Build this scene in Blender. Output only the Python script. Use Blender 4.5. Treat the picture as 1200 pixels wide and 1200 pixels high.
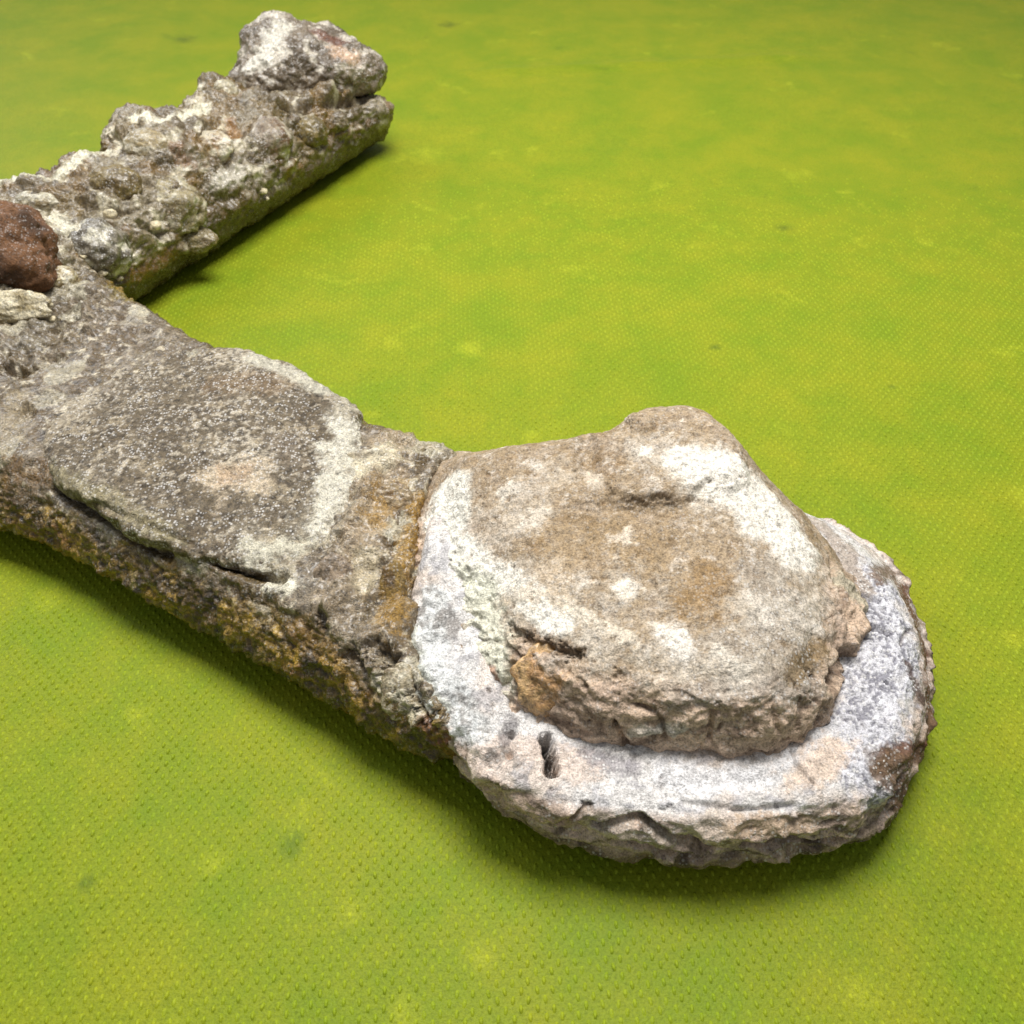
import bpy, bmesh, math, random, time
import numpy as np
from mathutils import Vector
from mathutils.bvhtree import BVHTree

T0 = time.time()
for o in list(bpy.data.objects):
    bpy.data.objects.remove(o)
scene = bpy.context.scene
COL = scene.collection
f32 = np.float32

# ------------------------------------------------------------------ camera
CAM_H, PITCH, FPX = 0.30, math.radians(46.0), 1042.0      # metres, radians, focal length in px of a 1200 px frame
cam_data = bpy.data.cameras.new('camera')
cam = bpy.data.objects.new('camera', cam_data)
COL.objects.link(cam)
cam.location = (0, 0, CAM_H)
cam.rotation_euler = (math.pi / 2 - PITCH, 0, 0)
cam_data.sensor_width = 36.0
cam_data.lens = 36.0 * FPX / 1200.0
cam_data.clip_start, cam_data.clip_end = 0.01, 50.0
cam_data.dof.use_dof = True
cam_data.dof.focus_distance = 0.33
cam_data.dof.aperture_fstop = 26.0
scene.camera = cam

# ------------------------------------------------------------------ light
world = bpy.data.worlds.new('World')
scene.world = world
world.use_nodes = True
bg = world.node_tree.nodes['Background']
bg.inputs['Color'].default_value = (0.93, 0.97, 1.0, 1)
bg.inputs['Strength'].default_value = 0.26

def area_light(name, loc, target, size, energy, color):
    d = bpy.data.lights.new(name, 'AREA')
    d.shape = 'RECTANGLE'
    d.size, d.size_y = size
    d.energy, d.color = energy, color
    o = bpy.data.objects.new(name, d)
    COL.objects.link(o)
    o.location = loc
    o.rotation_euler = (Vector(target) - Vector(loc)).to_track_quat('-Z', 'Y').to_euler()
    return o
area_light('ceiling_lamp', (0.05, 0.55, 1.00), (0.0, 0.42, 0), (0.55, 0.40), 16.0, (1.0, 0.975, 0.94))
area_light('window_light', (-1.3, 1.5, 1.3), (-0.1, 0.4, 0), (1.0, 1.0), 16.0, (0.96, 0.98, 1.0))

vs = scene.view_settings
vs.view_transform, vs.look, vs.exposure, vs.gamma, vs.use_curve_mapping = 'Standard', 'None', 0.08, 1.0, False

# ------------------------------------------------------------------ pixel -> direction -> point on a height
_c, _s = math.cos(PITCH), math.sin(PITCH)
def ray(x, y):
    u, v = (x - 600) / FPX, (y - 600) / FPX
    return Vector((u, _c - v * _s, -_s - v * _c))
def at(x, y, z=0.0):
    d = ray(x, y)
    t = (z - CAM_H) / d.z
    return np.array((d.x * t, d.y * t, z))
def lin(r, g, b):
    f = lambda q: (q / 255 / 12.92) if q <= 10 else ((q / 255 + 0.055) / 1.055) ** 2.4
    return np.array((f(r), f(g), f(b)), f32)

# ------------------------------------------------------------------ numpy noise
_rng = np.random.RandomState(7)
_G = _rng.normal(size=(256, 3)).astype(f32)
_G /= np.linalg.norm(_G, axis=1, keepdims=True)
_R = _rng.rand(256, 3).astype(f32)
_PM = np.tile(_rng.permutation(256), 3).astype(np.int32)
def _hash(i, j, k, seed):
    return _PM[_PM[_PM[(i + seed * 17) & 255] + (j & 255)] + (k & 255)]
def perlin(p, size, seed=0):
    q = (p / size).astype(f32)
    i = np.floor(q).astype(np.int32)
    fr = q - i
    w = fr * fr * fr * (fr * (fr * 6 - 15) + 10)
    out = np.zeros(len(q), f32)
    for dx in (0, 1):
        wx = w[:, 0] if dx else 1 - w[:, 0]
        for dy in (0, 1):
            wy = w[:, 1] if dy else 1 - w[:, 1]
            for dz in (0, 1):
                wz = w[:, 2] if dz else 1 - w[:, 2]
                g = _G[_hash(i[:, 0] + dx, i[:, 1] + dy, i[:, 2] + dz, seed)]
                out += wx * wy * wz * (g[:, 0] * (fr[:, 0] - dx) + g[:, 1] * (fr[:, 1] - dy) + g[:, 2] * (fr[:, 2] - dz))
    return out * 1.6
def fbm(p, size, octaves=4, seed=0, gain=0.5):
    a, tot, out = 1.0, 0.0, 0
    for o in range(octaves):
        out = out + a * perlin(p, size, seed + o * 3)
        tot += a
        a *= gain
        size *= 0.5
    return out / tot
def ridged(p, size, octaves=3, seed=0):
    a, tot, out = 1.0, 0.0, 0
    for o in range(octaves):
        out = out + a * (1 - 2 * np.abs(perlin(p, size, seed + o * 5)))
        tot += a
        a *= 0.5
        size *= 0.5
    return out / tot
def billow(p, size, octaves=3, seed=0, gain=0.5):
    a, tot, out = 1.0, 0.0, 0
    for o in range(octaves):
        out = out + a * np.abs(perlin(p, size, seed + o * 7))
        tot += a
        a *= gain
        size *= 0.47
    return out / tot
def worley(p, size, seed=0):
    """nearest, second nearest feature distance and the id of the nearest cell"""
    q = (p / size).astype(f32)
    i = np.floor(q).astype(np.int32)
    fr = q - i
    d1 = np.full(len(q), 9, f32); d2 = d1.copy(); idn = np.zeros(len(q), np.int32)
    for dx in (-1, 0, 1):
        for dy in (-1, 0, 1):
            for dz in (-1, 0, 1):
                h = _hash(i[:, 0] + dx, i[:, 1] + dy, i[:, 2] + dz, seed)
                r = _R[h]
                d = np.sqrt((r[:, 0] + dx - fr[:, 0]) ** 2 + (r[:, 1] + dy - fr[:, 1]) ** 2 + (r[:, 2] + dz - fr[:, 2]) ** 2)
                m = d < d1
                d2 = np.where(m, d1, np.minimum(d2, d))
                idn = np.where(m, h, idn)
                d1 = np.where(m, d, d1)
    return d1, d2, idn
def sstep(a, b, x):
    t = np.clip((x - a) / (b - a), 0, 1)
    return t * t * (3 - 2 * t)
def mixc(c, col, w):
    return c + (np.asarray(col, f32) - c) * w[:, None]

# ------------------------------------------------------------------ signed distance shapes -> mesh (surface nets)
def smooth_poly(pts, n=2):
    p = np.array(pts, float)
    for _ in range(n):
        q = np.roll(p, -1, 0)
        p = np.stack((0.75 * p + 0.25 * q, 0.25 * p + 0.75 * q), 1).reshape(-1, p.shape[1])
    return p
def poly_world(pix, z, n=2):
    return smooth_poly([at(x, y, z)[:2] for x, y in pix], n)
def poly_sdf(poly, x, y):
    d = np.full(x.shape, 1e9, f32)
    inside = np.zeros(x.shape, bool)
    a = poly; b = np.roll(poly, -1, 0)
    for (ax, ay), (bx, by) in zip(a, b):
        ex, ey = bx - ax, by - ay
        l2 = ex * ex + ey * ey
        if l2 < 1e-14: continue
        t = np.clip(((x - ax) * ex + (y - ay) * ey) / l2, 0, 1)
        d = np.minimum(d, (x - ax - t * ex) ** 2 + (y - ay - t * ey) ** 2)
        cond = ((ay > y) != (by > y))
        inside ^= cond & (x < ex * (y - ay) / (ey if abs(ey) > 1e-12 else 1e-12) + ax)
    d = np.sqrt(d)
    return np.where(inside, -d, d)
def smin(a, b, k):
    h = np.clip(0.5 + 0.5 * (b - a) / k, 0, 1)
    return b + (a - b) * h - k * h * (1 - h)
def smax(a, b, k):
    return -smin(-a, -b, k)
def sd_ellip(X, Y, Z, c, r, rotz=0.0, tilt=0.0):
    x, y, z = X - c[0], Y - c[1], Z - c[2]
    ca, sa = math.cos(rotz), math.sin(rotz)
    x, y = ca * x + sa * y, -sa * x + ca * y
    if tilt:
        ct, st = math.cos(tilt), math.sin(tilt)
        x, z = ct * x + st * z, -st * x + ct * z
    k0 = np.sqrt((x / r[0]) ** 2 + (y / r[1]) ** 2 + (z / r[2]) ** 2)
    k1 = np.sqrt((x / r[0] ** 2) ** 2 + (y / r[1] ** 2) ** 2 + (z / r[2] ** 2) ** 2) + 1e-9
    return k0 * (k0 - 1) / k1
def sd_capsule(X, Y, Z, a, b, ra, rb):
    a = np.array(a); b = np.array(b); e = b - a
    t = np.clip(((X - a[0]) * e[0] + (Y - a[1]) * e[1] + (Z - a[2]) * e[2]) / e.dot(e), 0, 1)
    return np.sqrt((X - a[0] - t * e[0]) ** 2 + (Y - a[1] - t * e[1]) ** 2 + (Z - a[2] - t * e[2]) ** 2) - (ra + (rb - ra) * t)
def surface_nets(sdf, lo, hi, vox):
    n = [int(math.ceil((hi[k] - lo[k]) / vox)) + 1 for k in range(3)]
    ax = [np.arange(n[k]) * vox + lo[k] for k in range(3)]
    X, Y, Z = np.meshgrid(*[a.astype(f32) for a in ax], indexing='ij')
    Fv = sdf(X, Y, Z).astype(f32)
    neg = Fv < 0
    cnt = sum(neg[a:n[0] - 1 + a, b:n[1] - 1 + b, c_:n[2] - 1 + c_].astype(np.int8) for a in (0, 1) for b in (0, 1) for c_ in (0, 1))
    act = (cnt > 0) & (cnt < 8)
    ci = np.argwhere(act)
    idx = np.full(act.shape, -1, np.int64)
    idx[act] = np.arange(len(ci))
    acc = np.zeros((len(ci), 3)); num = np.zeros(len(ci))
    corners = [(a, b, c_) for a in (0, 1) for b in (0, 1) for c_ in (0, 1)]
    for p in corners:
        for k in range(3):
            if p[k] == 0:
                q = list(p); q[k] = 1
                f0 = Fv[ci[:, 0] + p[0], ci[:, 1] + p[1], ci[:, 2] + p[2]]
                f1 = Fv[ci[:, 0] + q[0], ci[:, 1] + q[1], ci[:, 2] + q[2]]
                m = (f0 < 0) != (f1 < 0)
                t = np.where(m, f0 / np.where(m, f0 - f1, 1), 0)
                pos = np.array(p, float)[None, :] + np.eye(3)[k][None, :] * t[:, None]
                acc += pos * m[:, None]; num += m
    V = (ci + acc / num[:, None]) * vox + np.array(lo)
    quads = []
    for k in range(3):
        u, v = (k + 1) % 3, (k + 2) % 3
        sl0 = [slice(None)] * 3; sl1 = [slice(None)] * 3
        sl0[k] = slice(0, n[k] - 1); sl1[k] = slice(1, n[k])
        e = np.argwhere(neg[tuple(sl0)] != neg[tuple(sl1)])
        e = e[(e[:, u] > 0) & (e[:, v] > 0) & (e[:, u] < n[u] - 1) & (e[:, v] < n[v] - 1)]
        flip = neg[e[:, 0], e[:, 1], e[:, 2]]
        def cell(du, dv):
            r = e.copy(); r[:, u] -= du; r[:, v] -= dv
            return idx[r[:, 0], r[:, 1], r[:, 2]]
        q = np.stack((cell(1, 1), cell(0, 1), cell(0, 0), cell(1, 0)), 1)
        q = np.where(flip[:, None], q, q[:, ::-1])
        quads.append(q)
    return V.astype(f32), np.concatenate(quads)
def mesh_from(V, Q, name):
    me = bpy.data.meshes.new(name)
    nq = Q.shape[1]
    me.vertices.add(len(V)); me.vertices.foreach_set('co', np.ascontiguousarray(V, f32).ravel())
    me.loops.add(Q.size); me.loops.foreach_set('vertex_index', np.ascontiguousarray(Q, np.int32).ravel())
    me.polygons.add(len(Q)); me.polygons.foreach_set('loop_start', np.arange(0, Q.size, nq, dtype=np.int32))
    me.update(calc_edges=True)
    return me
def get_v(me):
    a = np.empty(len(me.vertices) * 3, f32); me.vertices.foreach_get('co', a); return a.reshape(-1, 3)
def get_n(me):
    a = np.empty(len(me.vertices) * 3, f32); me.vertex_normals.foreach_get('vector', a); return a.reshape(-1, 3)
def subdivide(me, levels):
    o = bpy.data.objects.new('tmp', me); COL.objects.link(o)
    m = o.modifiers.new('s', 'SUBSURF'); m.levels = m.render_levels = levels
    dg = bpy.context.evaluated_depsgraph_get()
    out = bpy.data.meshes.new_from_object(o.evaluated_get(dg))
    bpy.data.objects.remove(o)
    return out

# ------------------------------------------------------------------ a rock part that can be sculpted and stained where the photograph shows it
class Sculpt:
    def __init__(self, me, base=None):
        self.me = me
        b = base or me
        self.bvh = BVHTree.FromPolygons([Vector(v) for v in get_v(b).tolist()], [tuple(p.vertices) for p in b.polygons])
        self.V0 = get_v(me); self.V = self.V0.copy(); self.N = get_n(me)
        self.C = np.zeros((len(self.V), 3), f32)
        self.S = np.zeros(len(self.V), f32)          # crystalline sparkle
        self.W = None
    def hit(self, x, y):
        d = ray(x, y); L = d.length
        loc, nrm, _, dist = self.bvh.ray_cast(Vector((0, 0, CAM_H)), d / L)
        if loc is None:
            loc, nrm, _, dist = self.bvh.find_nearest(Vector((0, 0, CAM_H)) + d * (CAM_H - 0.04) / -d.z)
        return np.array(loc), np.array(nrm), (Vector(loc) - Vector((0, 0, CAM_H))).dot(Vector((0, _c, -_s))) / FPX
    def stroke(self, pts, r, rag=0.35, rag_size=None, seed=0):
        """normalised distance (0 at the stroke, 1 at its border) of every vertex to a stroke laid on the surface"""
        P = []; sc = []
        for k in range(len(pts)):
            if k:
                (x0, y0), (x1, y1) = pts[k - 1], pts[k]
                n = max(1, int(math.hypot(x1 - x0, y1 - y0) / max(4, r * 0.5)))
                for j in range(1, n):
                    h = self.hit(x0 + (x1 - x0) * j / n, y0 + (y1 - y0) * j / n); P.append(h[0]); sc.append(h[2])
            h = self.hit(*pts[k]); P.append(h[0]); sc.append(h[2])
        P = np.array(P, f32); rr = r * float(np.mean(sc))
        D = np.full(len(self.V0), 9, f32)
        lo, hi = P.min(0) - rr * 1.8, P.max(0) + rr * 1.8
        m = np.all((self.V0 > lo) & (self.V0 < hi), 1)
        v = self.V0[m]
        if len(v) == 0: return D
        d = np.full(len(v), 9, f32)
        if len(P) == 1:
            d = np.linalg.norm(v - P[0], axis=1)
        for a, b in zip(P[:-1], P[1:]):
            e = b - a
            t = np.clip((v - a) @ e / max(1e-12, float(e @ e)), 0, 1)
            d = np.minimum(d, np.linalg.norm(v - a - t[:, None] * e, axis=1))
        d = d / rr
        if rag:
            d = d + rag * 1.9 * fbm(v, rag_size or min(rr * 1.1, .012), 5, seed + 11, .82)
        D[m] = d
        return D
    def push(self, pts, r, mm, soft=1.0, rag=0.25, seed=0, flat=0.0):
        d = self.stroke(pts, r, rag, None, seed)
        w = 1 - sstep(1 - soft, 1.0, d)
        self.V += self.N * (w * mm * 0.001)[:, None]
        return w
    def stain(self, pts, r, col, amount=1.0, soft=0.6, rag=0.7, seed=0, spark=None, raise_=0.0, rag_size=None):
        d = self.stroke(pts, r, rag, rag_size, seed)
        w = (1 - sstep(1 - soft, 1.0, d)) * amount
        self.C = mixc(self.C, col, w)
        if spark is not None:
            self.S += (spark - self.S) * w
        lum = float(np.mean(col))
        raise_ = raise_ or (0.45 if lum > .5 else 0.0)
        if raise_: self.V += self.N * (w * raise_ * .001)[:, None]
        return w
    def fine(self, arr_mm):
        self.V += self.N * (arr_mm * 0.001)[:, None]
    def finish(self, name, mat, parent, label=None, depth=0.0):
        me = self.me
        if depth:                                    # deepen the damp mineral colours, keep the white crusts
            lum = self.C.mean(1, keepdims=True)
            self.C = self.C * (np.clip(lum, .02, .6) / .6) ** depth * np.array((1.06, 1.0, .96 - .7 * depth), f32)
        me.vertices.foreach_set('co', np.ascontiguousarray(self.V, f32).ravel())
        a = me.color_attributes.new('tint', 'FLOAT_COLOR', 'POINT')
        rgba = np.ones((len(self.V), 4), f32); rgba[:, :3] = np.clip(self.C, 0.002, 0.9)
        a.data.foreach_set('color', rgba.ravel())
        s_ = me.attributes.new('sparkle', 'FLOAT', 'POINT')
        s_.data.foreach_set('value', np.clip(self.S, 0, 1).astype(f32))
        me.polygons.foreach_set('use_smooth', np.ones(len(me.polygons), bool))
        me.name = name
        me.materials.append(mat)
        me.update()
        o = bpy.data.objects.new(name, me); COL.objects.link(o)
        o.parent = parent
        o.matrix_parent_inverse = parent.matrix_world.inverted()
        if label: o['label'] = label
        print(name, len(me.polygons), round(time.time() - T0, 1))
        return o
def sdf_part(sdf, lo, hi, vox, levels):
    V, Q = surface_nets(sdf, lo, hi, vox)
    b = mesh_from(V, Q, 'base')
    m = subdivide(b, levels)
    return Sculpt(m, b)

# ------------------------------------------------------------------ materials
def nodes_of(name):
    m = bpy.data.materials.new(name); m.use_nodes = True
    nt = m.node_tree
    return m, nt, nt.nodes, nt.links, nt.nodes['Principled BSDF']
def stone_material(name, rough=(0.5, 0.85), speck_size=1400, grain=0.16, bump=0.35, spec=0.4, coat=0.0):
    m, nt, N, L, B = nodes_of(name)
    geo = N.new('ShaderNodeTexCoord')
    tint = N.new('ShaderNodeAttribute'); tint.attribute_name = 'tint'
    spk = N.new('ShaderNodeAttribute'); spk.attribute_name = 'sparkle'
    def noise(scale, detail=4, rough_=0.6):
        n = N.new('ShaderNodeTexNoise'); n.inputs['Scale'].default_value = scale
        n.inputs['Detail'].default_value = detail; n.inputs['Roughness'].default_value = rough_
        L.new(geo.outputs['Object'], n.inputs['Vector']); return n.outputs['Fac']
    def ramp(src, a, b, lo=0.0, hi=1.0):
        n = N.new('ShaderNodeMapRange'); n.inputs['From Min'].default_value = a; n.inputs['From Max'].default_value = b
        n.inputs['To Min'].default_value = lo; n.inputs['To Max'].default_value = hi
        L.new(src, n.inputs['Value']); return n.outputs['Result']
    def math_(op, a, b):
        n = N.new('ShaderNodeMath'); n.operation = op
        for i, v in enumerate((a, b)):
            if isinstance(v, (int, float)): n.inputs[i].default_value = v
            else: L.new(v, n.inputs[i])
        return n.outputs[0]
    g1 = noise(420, 5); g2 = noise(speck_size, 3, 0.7); g3 = noise(90, 4)
    # grain: mineral grains lighter and darker than the tint
    gr = math_('ADD', math_('MULTIPLY', math_('SUBTRACT', g1, 0.5), grain * 9), math_('MULTIPLY', math_('SUBTRACT', g2, 0.5), grain * 13))
    fac = math_('MAXIMUM', math_('ADD', 1.0, gr), 0.25)
    mul = N.new('ShaderNodeVectorMath'); mul.operation = 'SCALE'
    L.new(tint.outputs['Color'], mul.inputs[0]); L.new(fac, mul.inputs['Scale'])
    # white crystal grains, with small glints painted in as near-white colour
    vor = N.new('ShaderNodeTexVoronoi'); vor.inputs['Scale'].default_value = 900
    L.new(geo.outputs['Object'], vor.inputs['Vector'])
    sep = N.new('ShaderNodeSeparateColor'); L.new(vor.outputs['Color'], sep.inputs['Color'])
    cell = ramp(sep.outputs['Red'], 0.55, 0.72)
    near = ramp(vor.outputs['Distance'], 0.55, 0.3)
    clump = ramp(g3, 0.36, 0.58)
    wmask = math_('MULTIPLY', math_('MULTIPLY', cell, near), math_('MULTIPLY', clump, spk.outputs['Fac']))
    mx = N.new('ShaderNodeMix'); mx.data_type = 'RGBA'
    L.new(wmask, mx.inputs['Factor']); L.new(mul.outputs['Vector'], mx.inputs['A']); mx.inputs['B'].default_value = (0.74, 0.72, 0.69, 1)
    L.new(mx.outputs['Result'], B.inputs['Base Color'])
    L.new(ramp(noise(260, 4), 0.35, 0.65, rough[0], rough[1]), B.inputs['Roughness'])
    B.inputs['Specular IOR Level'].default_value = spec
    B.inputs['Coat Weight'].default_value = coat
    B.inputs['Coat Roughness'].default_value = 0.25
    h = math_('ADD', math_('MULTIPLY', g1, 1.0), math_('MULTIPLY', g2, 0.35))
    h = math_('ADD', h, math_('MULTIPLY', wmask, 0.2))
    bp = N.new('ShaderNodeBump'); bp.inputs['Strength'].default_value = min(1, bump * 1.7); bp.inputs['Distance'].default_value = 0.0016
    L.new(h, bp.inputs['Height']); L.new(bp.outputs['Normal'], B.inputs['Normal'])
    return m
M_CAP = stone_material('cap_stone', (0.5, 0.9), 1400, 0.19, 0.42, 0.35)
M_RIM = stone_material('rim_stone', (0.5, 0.85), 1500, 0.18, 0.45, 0.4)
M_SLAB = stone_material('slab_stone', (0.4, 0.8), 1500, 0.22, 0.45, 0.45)
M_CORE = stone_material('core_stone', (0.15, 0.6), 1300, 0.24, 0.6, 0.6, 0.45)
M_ARM = stone_material('arm_stone', (0.12, 0.55), 1000, 0.20, 0.5, 0.6, 0.5)
M_PEB = stone_material('pebble_stone', (0.25, 0.65), 1000, 0.20, 0.45, 0.6, 0.5)

# ------------------------------------------------------------------ the mat
def mat_material(name, gain):
    m, nt, N, L, B = nodes_of(name)
    geo = N.new('ShaderNodeTexCoord')
    def noise(scale, detail=4, rough_=0.55, dist=0.0):
        n = N.new('ShaderNodeTexNoise'); n.inputs['Scale'].default_value = scale
        n.inputs['Detail'].default_value = detail; n.inputs['Roughness'].default_value = rough_
        n.inputs['Distortion'].default_value = dist
        L.new(geo.outputs['Object'], n.inputs['Vector']); return n.outputs['Fac']
    def ramp(src, stops):
        r = N.new('ShaderNodeValToRGB'); e = r.color_ramp.elements
        e[0].position, e[0].color = stops[0][0], (*stops[0][1], 1)
        e[1].position, e[1].color = stops[-1][0], (*stops[-1][1], 1)
        for p, c_ in stops[1:-1]:
            q = e.new(p); q.color = (*c_, 1)
        L.new(src, r.inputs['Fac']); return r.outputs['Color']
    def mix(a, b, fac, mode='MIX'):
        n = N.new('ShaderNodeMix'); n.data_type = 'RGBA'; n.blend_type = mode
        for s_, v in (('Factor', fac), ('A', a), ('B', b)):
            if isinstance(v, (int, float)): n.inputs[s_].default_value = v
            elif isinstance(v, tuple): n.inputs[s_].default_value = (*v, 1)
            else: L.new(v, n.inputs[s_])
        return n.outputs['Result']
    green, yellow = tuple(lin(119, 139, 28) * gain), tuple(lin(140, 146, 31) * gain)
    base = mix(green, yellow, ramp(noise(19, 7, 0.68), [(0.36, (0, 0, 0)), (0.64, (1, 1, 1))]))
    bright = mix(base, tuple(lin(168, 174, 42) * gain), ramp(noise(23, 4, 0.6, 0.4), [(0.62, (0, 0, 0)), (0.80, (0.8, 0.8, 0.8))]))
    dark = mix(bright, tuple(lin(86, 104, 30) * gain), ramp(noise(31, 4, 0.6, 0.6), [(0.66, (0, 0, 0)), (0.82, (0.6, 0.6, 0.6))]))
    # individual blotches: yellow, dark and deeper green
    wob = N.new('ShaderNodeTexNoise'); wob.inputs['Scale'].default_value = 110; wob.inputs['Detail'].default_value = 6; wob.inputs['Roughness'].default_value = 0.7
    L.new(geo.outputs['Object'], wob.inputs['Vector'])
    def blotch(col_in, x, y, r, col, amt):
        p = at(x, y)
        d = N.new('ShaderNodeVectorMath'); d.operation = 'DISTANCE'; d.inputs[1].default_value = tuple(p)
        L.new(geo.outputs['Object'], d.inputs[0])
        ad = N.new('ShaderNodeMath'); ad.operation = 'MULTIPLY_ADD'; ad.inputs[1].default_value = r * 2.4
        L.new(wob.outputs['Fac'], ad.inputs[0]); L.new(d.outputs['Value'], ad.inputs[2])
        mr = N.new('ShaderNodeMapRange'); mr.inputs['From Min'].default_value = r * 2.4; mr.inputs['From Max'].default_value = r * 0.9
        mr.inputs['To Max'].default_value = amt; mr.interpolation_type = 'SMOOTHSTEP'
        L.new(ad.outputs[0], mr.inputs['Value'])
        return mix(col_in, tuple(lin(*col) * gain), mr.outputs['Result'])
    for x, y, r, kind in [(500, 180, .022, 0), (160, 838, .007, 0), (412, 1066, .006, 0), (470, 1190, .007, 0), (550, 408, .010, 0), (1190, 750, .006, 0), (560, 1120, .006, 0),
                          (1010, 1165, .007, 0), (60, 700, .009, 0), (250, 1010, .006, 0), (920, 266, .007, 1), (838, 405, .004, 1), (340, 988, .006, 1), (215, 45, .014, 1),
                          (525, 28, .012, 1), (1092, 795, .004, 1), (100, 1035, .004, 1), (60, 1100, .022, 2), (330, 985, .012, 2), (180, 950, .014, 2), (700, 1090, .02, 2), (1045, 452, .003, 1), (470, 130, .03, 2), (720, 170, .03, 2), (620, 300, .02, 2)]:
        dark = blotch(dark, x, y, r, [(176, 180, 44), (70, 88, 32), (108, 134, 30)][kind], [.5, .7, .5][kind])
    fine = mix(dark, tuple(lin(70, 84, 16) * gain), ramp(noise(1000, 3, 0.75), [(0.42, (0, 0, 0)), (0.70, (0.5, 0.5, 0.5))]))
    L.new(fine, B.inputs['Base Color'])
    B.inputs['Roughness'].default_value = 0.5
    B.inputs['Specular IOR Level'].default_value = 0.12
    h = N.new('ShaderNodeMath'); h.operation = 'ADD'
    L.new(noise(700, 3, 0.7), h.inputs[0]); L.new(noise(1500, 2, 0.6), h.inputs[1])
    bp = N.new('ShaderNodeBump'); bp.inputs['Strength'].default_value = 0.3; bp.inputs['Distance'].default_value = 0.0006
    L.new(h.outputs[0], bp.inputs['Height']); L.new(bp.outputs['Normal'], B.inputs['Normal'])
    return m
M_MAT = mat_material('lime_mat', 1.0)
M_DOT = mat_material('lime_mat_dot_highlight', 1.26)  # highlights on the dots, put into a lighter copy of the mat colour
def build_mat():
    xs = np.linspace(-0.95, 0.95, 240); ys = np.linspace(-0.25, 1.45, 220)
    X, Y = np.meshgrid(xs, ys, indexing='ij')
    p = np.stack((X.ravel(), Y.ravel(), np.zeros(X.size)), 1)
    # a faint fold line far back on the cloth
    a, b = at(585, 82)[:2], at(925, 66)[:2]
    e = (b - a) / np.linalg.norm(b - a)
    t = (p[:, :2] - a) @ e
    d = (p[:, 0] - a[0]) * -e[1] + (p[:, 1] - a[1]) * e[0]
    z = 0.0022 * np.exp(-(d / 0.006) ** 2) * sstep(-0.05, 0.02, t) * (1 - sstep(np.linalg.norm(b - a) - 0.02, np.linalg.norm(b - a) + 0.05, t))
    z += 0.0006 * fbm(p, 0.2, 2, 5)
    z -= 0.0008
    p[:, 2] = z
    nx, ny = len(xs), len(ys)
    i = np.arange(nx * ny).reshape(nx, ny)
    Q = np.stack((i[:-1, :-1], i[1:, :-1], i[1:, 1:], i[:-1, 1:]), -1).reshape(-1, 4)
    me = mesh_from(p, Q, 'mat')
    me.polygons.foreach_set('use_smooth', np.ones(len(Q), bool))
    me.materials.append(M_MAT)
    o = bpy.data.objects.new('mat', me); COL.objects.link(o)
    o['kind'] = 'structure'
    o['label'] = 'lime green mottled vinyl mat embossed with small dots'
    # embossed dots: staggered rows, longer than wide
    rng = np.random.RandomState(3)
    pitch, row = 0.00495, 0.00255
    ang = math.radians(3.2)
    ii, jj = np.meshgrid(np.arange(-150, 151), np.arange(-30, 380), indexing='ij')
    gx = (ii + 0.5 * (jj & 1)) * pitch; gy = jj * row
    cx = (gx * math.cos(ang) - gy * math.sin(ang)).ravel(); cy = (gx * math.sin(ang) + gy * math.cos(ang)).ravel()
    keep = (cy > 0.045) & (cy < 0.80) & (np.abs(cx) < 0.20 + 0.58 * cy)
    keep &= rng.rand(len(cy)) > sstep(.42, .66, cy)
    cx, cy = cx[keep], cy[keep]
    n = len(cx)
    pp = np.stack((cx, cy, np.zeros(n)), 1)
    worn = 0.72 + 0.6 * fbm(pp, 0.03, 3, 21) + rng.normal(0, 0.14, n)
    hz = 0.00080 * np.clip(worn, 0.12, 1.25) * (1 - .7 * sstep(.3, .6, cy))
    cx = cx + rng.normal(0, 0.00014, n); cy = cy + rng.normal(0, 0.00014, n)
    an = ang + rng.normal(0, 0.12, n)
    K = 6
    th = np.arange(K) * 2 * math.pi / K
    rx, ry = 0.00058, 0.00120
    rings = [(1.3, -0.2), (0.85, 0.62)]
    vs_, per = [], K * len(rings) + 1
    for rr, hh in rings:
        lx = rr * rx * np.cos(th)[None, :]; ly = rr * ry * np.sin(th)[None, :]
        wx = cx[:, None] + lx * np.cos(an)[:, None] - ly * np.sin(an)[:, None]
        wy = cy[:, None] + lx * np.sin(an)[:, None] + ly * np.cos(an)[:, None]
        vs_.append(np.stack((wx, wy, np.broadcast_to(hz[:, None] * hh, wx.shape)), 2))
    vs_.append(np.stack((cx, cy, hz * 1.05), 1)[:, None, :])
    V = np.concatenate(vs_, 1)
    V[..., 2] += -0.0008 + 0.0006 * fbm(pp, 0.2, 2, 5)[:, None]
    V = V.reshape(-1, 3)
    base = (np.arange(n) * per)[:, None]
    tri = []
    for r in range(len(rings) - 1):
        for k in range(K):
            a0, a1 = r * K + k, r * K + (k + 1) % K
            tri.append((a0, a1, a1 + K)); tri.append((a0, a1 + K, a0 + K))
    top = K * len(rings)
    for k in range(K):
        tri.append(((len(rings) - 1) * K + k, (len(rings) - 1) * K + (k + 1) % K, top))
    Tt = (base[:, :, None] + np.array(tri)[None]).reshape(-1, 3)
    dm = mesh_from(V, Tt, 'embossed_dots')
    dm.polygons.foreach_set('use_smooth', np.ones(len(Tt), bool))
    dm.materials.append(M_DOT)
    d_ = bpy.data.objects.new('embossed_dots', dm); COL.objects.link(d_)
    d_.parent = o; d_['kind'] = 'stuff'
    print('dots', n, len(Tt))
build_mat()

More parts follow.
